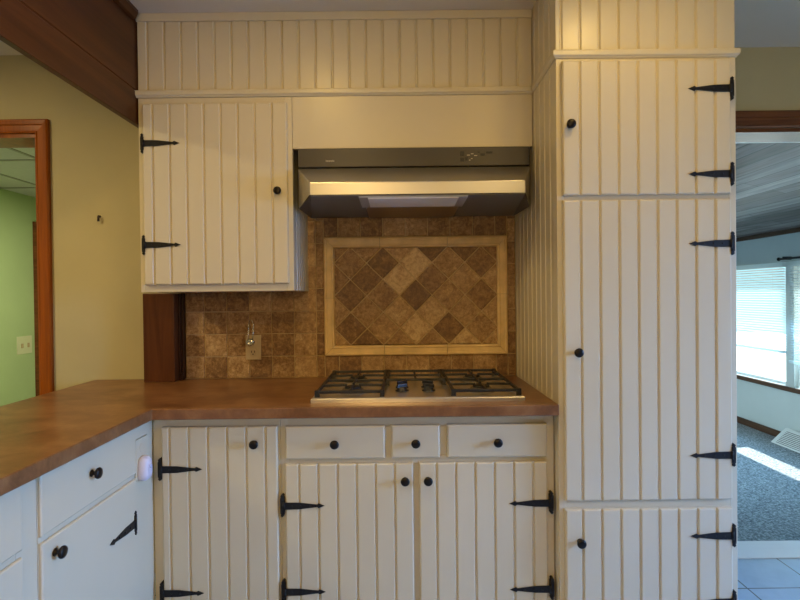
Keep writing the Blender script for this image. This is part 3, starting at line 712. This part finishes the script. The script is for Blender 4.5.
def grate(x0, x1, y0, y1, cs, name='grate'):
    b = B(); z = GZ; xm = (x0 + x1) / 2
    for p, q in (((x0, y0), (x1, y0)), ((x0, y1), (x1, y1)), ((x0, y0), (x0, y1)), ((x1, y0), (x1, y1))): bar(b, (*p, z), (*q, z), 0.010, 0.010)
    for x, y in ((x0, y0), (x1, y0), (x0, y1), (x1, y1)):
        b.loft([[(x - .008, y - .008, zz), (x + .008, y - .008, zz), (x + .008, y + .008, zz), (x - .008, y + .008, zz)] for zz in (0.9296, GZ + 0.011)])
    if cs:
        ymid = (y0 + y1) / 2; bar(b, (x0, ymid, z), (x1, ymid, z), 0.009, 0.010)
        for cx, cy in cs:
            lo, hi = (y0, ymid) if cy < ymid else (ymid, y1)
            bar(b, (cx, lo, z + .002), (cx, cy - 0.022, z + .004)); bar(b, (cx, hi, z + .002), (cx, cy + 0.022, z + .004))
            bar(b, (x0, cy, z + .002), (cx - 0.022, cy, z + .004)); bar(b, (x1, cy, z + .002), (cx + 0.022, cy, z + .004))
    else:
        bar(b, (xm, y0, z + .002), (xm, y1, z + .002)); bar(b, (x0, y0 + (y1 - y0) * .5, z), (x1, y0 + (y1 - y0) * .5, z))
    return b.build(name, 'castiron', o)
grate(-0.299, -0.066, -0.560, -0.078, centres[:2]); grate(0.190, 0.424, -0.560, -0.078, centres[2:])
grate(-0.053, 0.177, -0.312, -0.078, None)
for x, y in ((0.006, -0.430), (0.108, -0.430), (0.006, -0.358), (0.108, -0.358)):
    b = B(); b.lathe([(0.026, 0), (0.026, 0.002), (0.019, 0.004), (0.0175, 0.014), (0.0165, 0.0155), (0.001, 0.016)], (x, y, 0.9296), (0, 0, 1), 24)
    kb = b
    a = 0.6 if x < 0.05 else -0.5
    c, s = math.cos(a), math.sin(a)
    pts = [(-0.022, -0.0045), (0.022, -0.0045), (0.022, 0.0045), (-0.022, 0.0045)]
    kb.loft([[(x + k * (u * c - v * s), y + k * (u * s + v * c), z) for u, v in pts] for z, k in ((0.943, 1.0), (0.953, 1.0), (0.9555, 0.88))])
    kb.build('knob', 'knobblack', o)

# ------------------------------------------------------------------ light
def area(name, loc, size, power, col, rot, size_y=None, spread=None):
    l = bpy.data.lights.new(name, 'AREA'); l.energy = power; l.color = col; l.size = size
    if size_y: l.shape = 'RECTANGLE'; l.size_y = size_y
    else: l.shape = 'DISK'
    if spread: l.spread = spread
    o = bpy.data.objects.new(name, l); o.location = loc; o.rotation_euler = rot; COL.objects.link(o); return o
WARM = (1.0, 0.66, 0.20); WARM2 = (1.0, 0.66, 0.24)
area('ceiling_lamp', (-0.38, -1.08, CZ - 0.02), 0.16, 3.7, WARM, (0, 0, 0))
area('ceiling_lamp', (0.78, -1.12, CZ - 0.02), 0.16, 3.5, WARM, (0, 0, 0))
area('ceiling_lamp', (-0.38, -2.60, CZ - 0.02), 0.16, 8.6, WARM2, (math.radians(22), 0, 0))
area('ceiling_lamp', (0.78, -2.60, CZ - 0.02), 0.16, 6.6, WARM2, (math.radians(22), 0, 0))
area('backsplash_fill', (-0.2, -3.8, 1.65), 0.6, 4.6, (1.0, 0.62, 0.22), (math.radians(86), 0, math.radians(3)), None, math.radians(100))  # added warm fill from behind the camera to lift the backsplash, no known fixture
area('dining_lamp', (-2.3, -1.3, CZ - 0.02), 0.3, 28, (1.0, 0.80, 0.42), (0, 0, 0))
area('window_daylight', (3.08, -1.60, 1.30), 1.0, 48, (0.19, 0.42, 1.0), (0, PI / 2 - math.radians(23), 0), 1.0, math.radians(96))
area('left_room_lamp', (-2.3, 1.5, 2.28), 0.4, 40, (1.0, 0.93, 0.66), (0, 0, 0))
area('far_window_daylight', (RX - 0.08, 3.4, 1.0), 1.3, 86, (0.27, 0.60, 1.0), (0, PI / 2 - math.radians(28), 0), 3.6, math.radians(120))
area('far_room_fill', (0.72, 3.6, 1.5), 1.3, 26, (0.74, 0.96, 1.0), (0, -PI / 2 + math.radians(36), 0), 3.0, math.radians(80))  # added cool fill towards the window wall; the wall behind it has no window
sun = bpy.data.lights.new('sun', 'SUN'); sun.energy = 16; sun.angle = 0.009; sun.color = (1, 0.97, 0.92)
so = bpy.data.objects.new('sun', sun); COL.objects.link(so)
so.rotation_euler = Vector((-1.0, -0.12, -1.10)).to_track_quat('-Z', 'Y').to_euler()

w = bpy.data.worlds.new('World'); S.world = w; w.use_nodes = True
bg = w.node_tree.nodes['Background']; bg.inputs['Color'].default_value = (0.60, 0.88, 0.96, 1); bg.inputs['Strength'].default_value = 1.25

# ------------------------------------------------------------------ camera
F, YAW, PITCH, ROLL = 507.38, 0.0009, -0.0095, 0.0111
fwd = Vector((math.sin(YAW) * math.cos(PITCH), math.cos(YAW) * math.cos(PITCH), math.sin(PITCH)))
r0 = Vector((math.cos(YAW), -math.sin(YAW), 0)); u0 = r0.cross(fwd)
r = r0 * math.cos(ROLL) - u0 * math.sin(ROLL); u = u0 * math.cos(ROLL) + r0 * math.sin(ROLL)
cd = bpy.data.cameras.new('camera'); cd.sensor_width = 36; cd.sensor_fit = 'HORIZONTAL'; cd.lens = F / 800 * 36; cd.clip_start = 0.02
cam = bpy.data.objects.new('camera', cd); COL.objects.link(cam)
cam.matrix_world = Matrix(((r.x, u.x, -fwd.x, 0), (r.y, u.y, -fwd.y, -2.3769), (r.z, u.z, -fwd.z, 1.297), (0, 0, 0, 1)))
S.camera = cam
S.view_settings.view_transform = 'Standard'; S.view_settings.look = 'None'; S.view_settings.gamma = 1.0
S.view_settings.use_curve_mapping = False; S.view_settings.exposure = 0.0
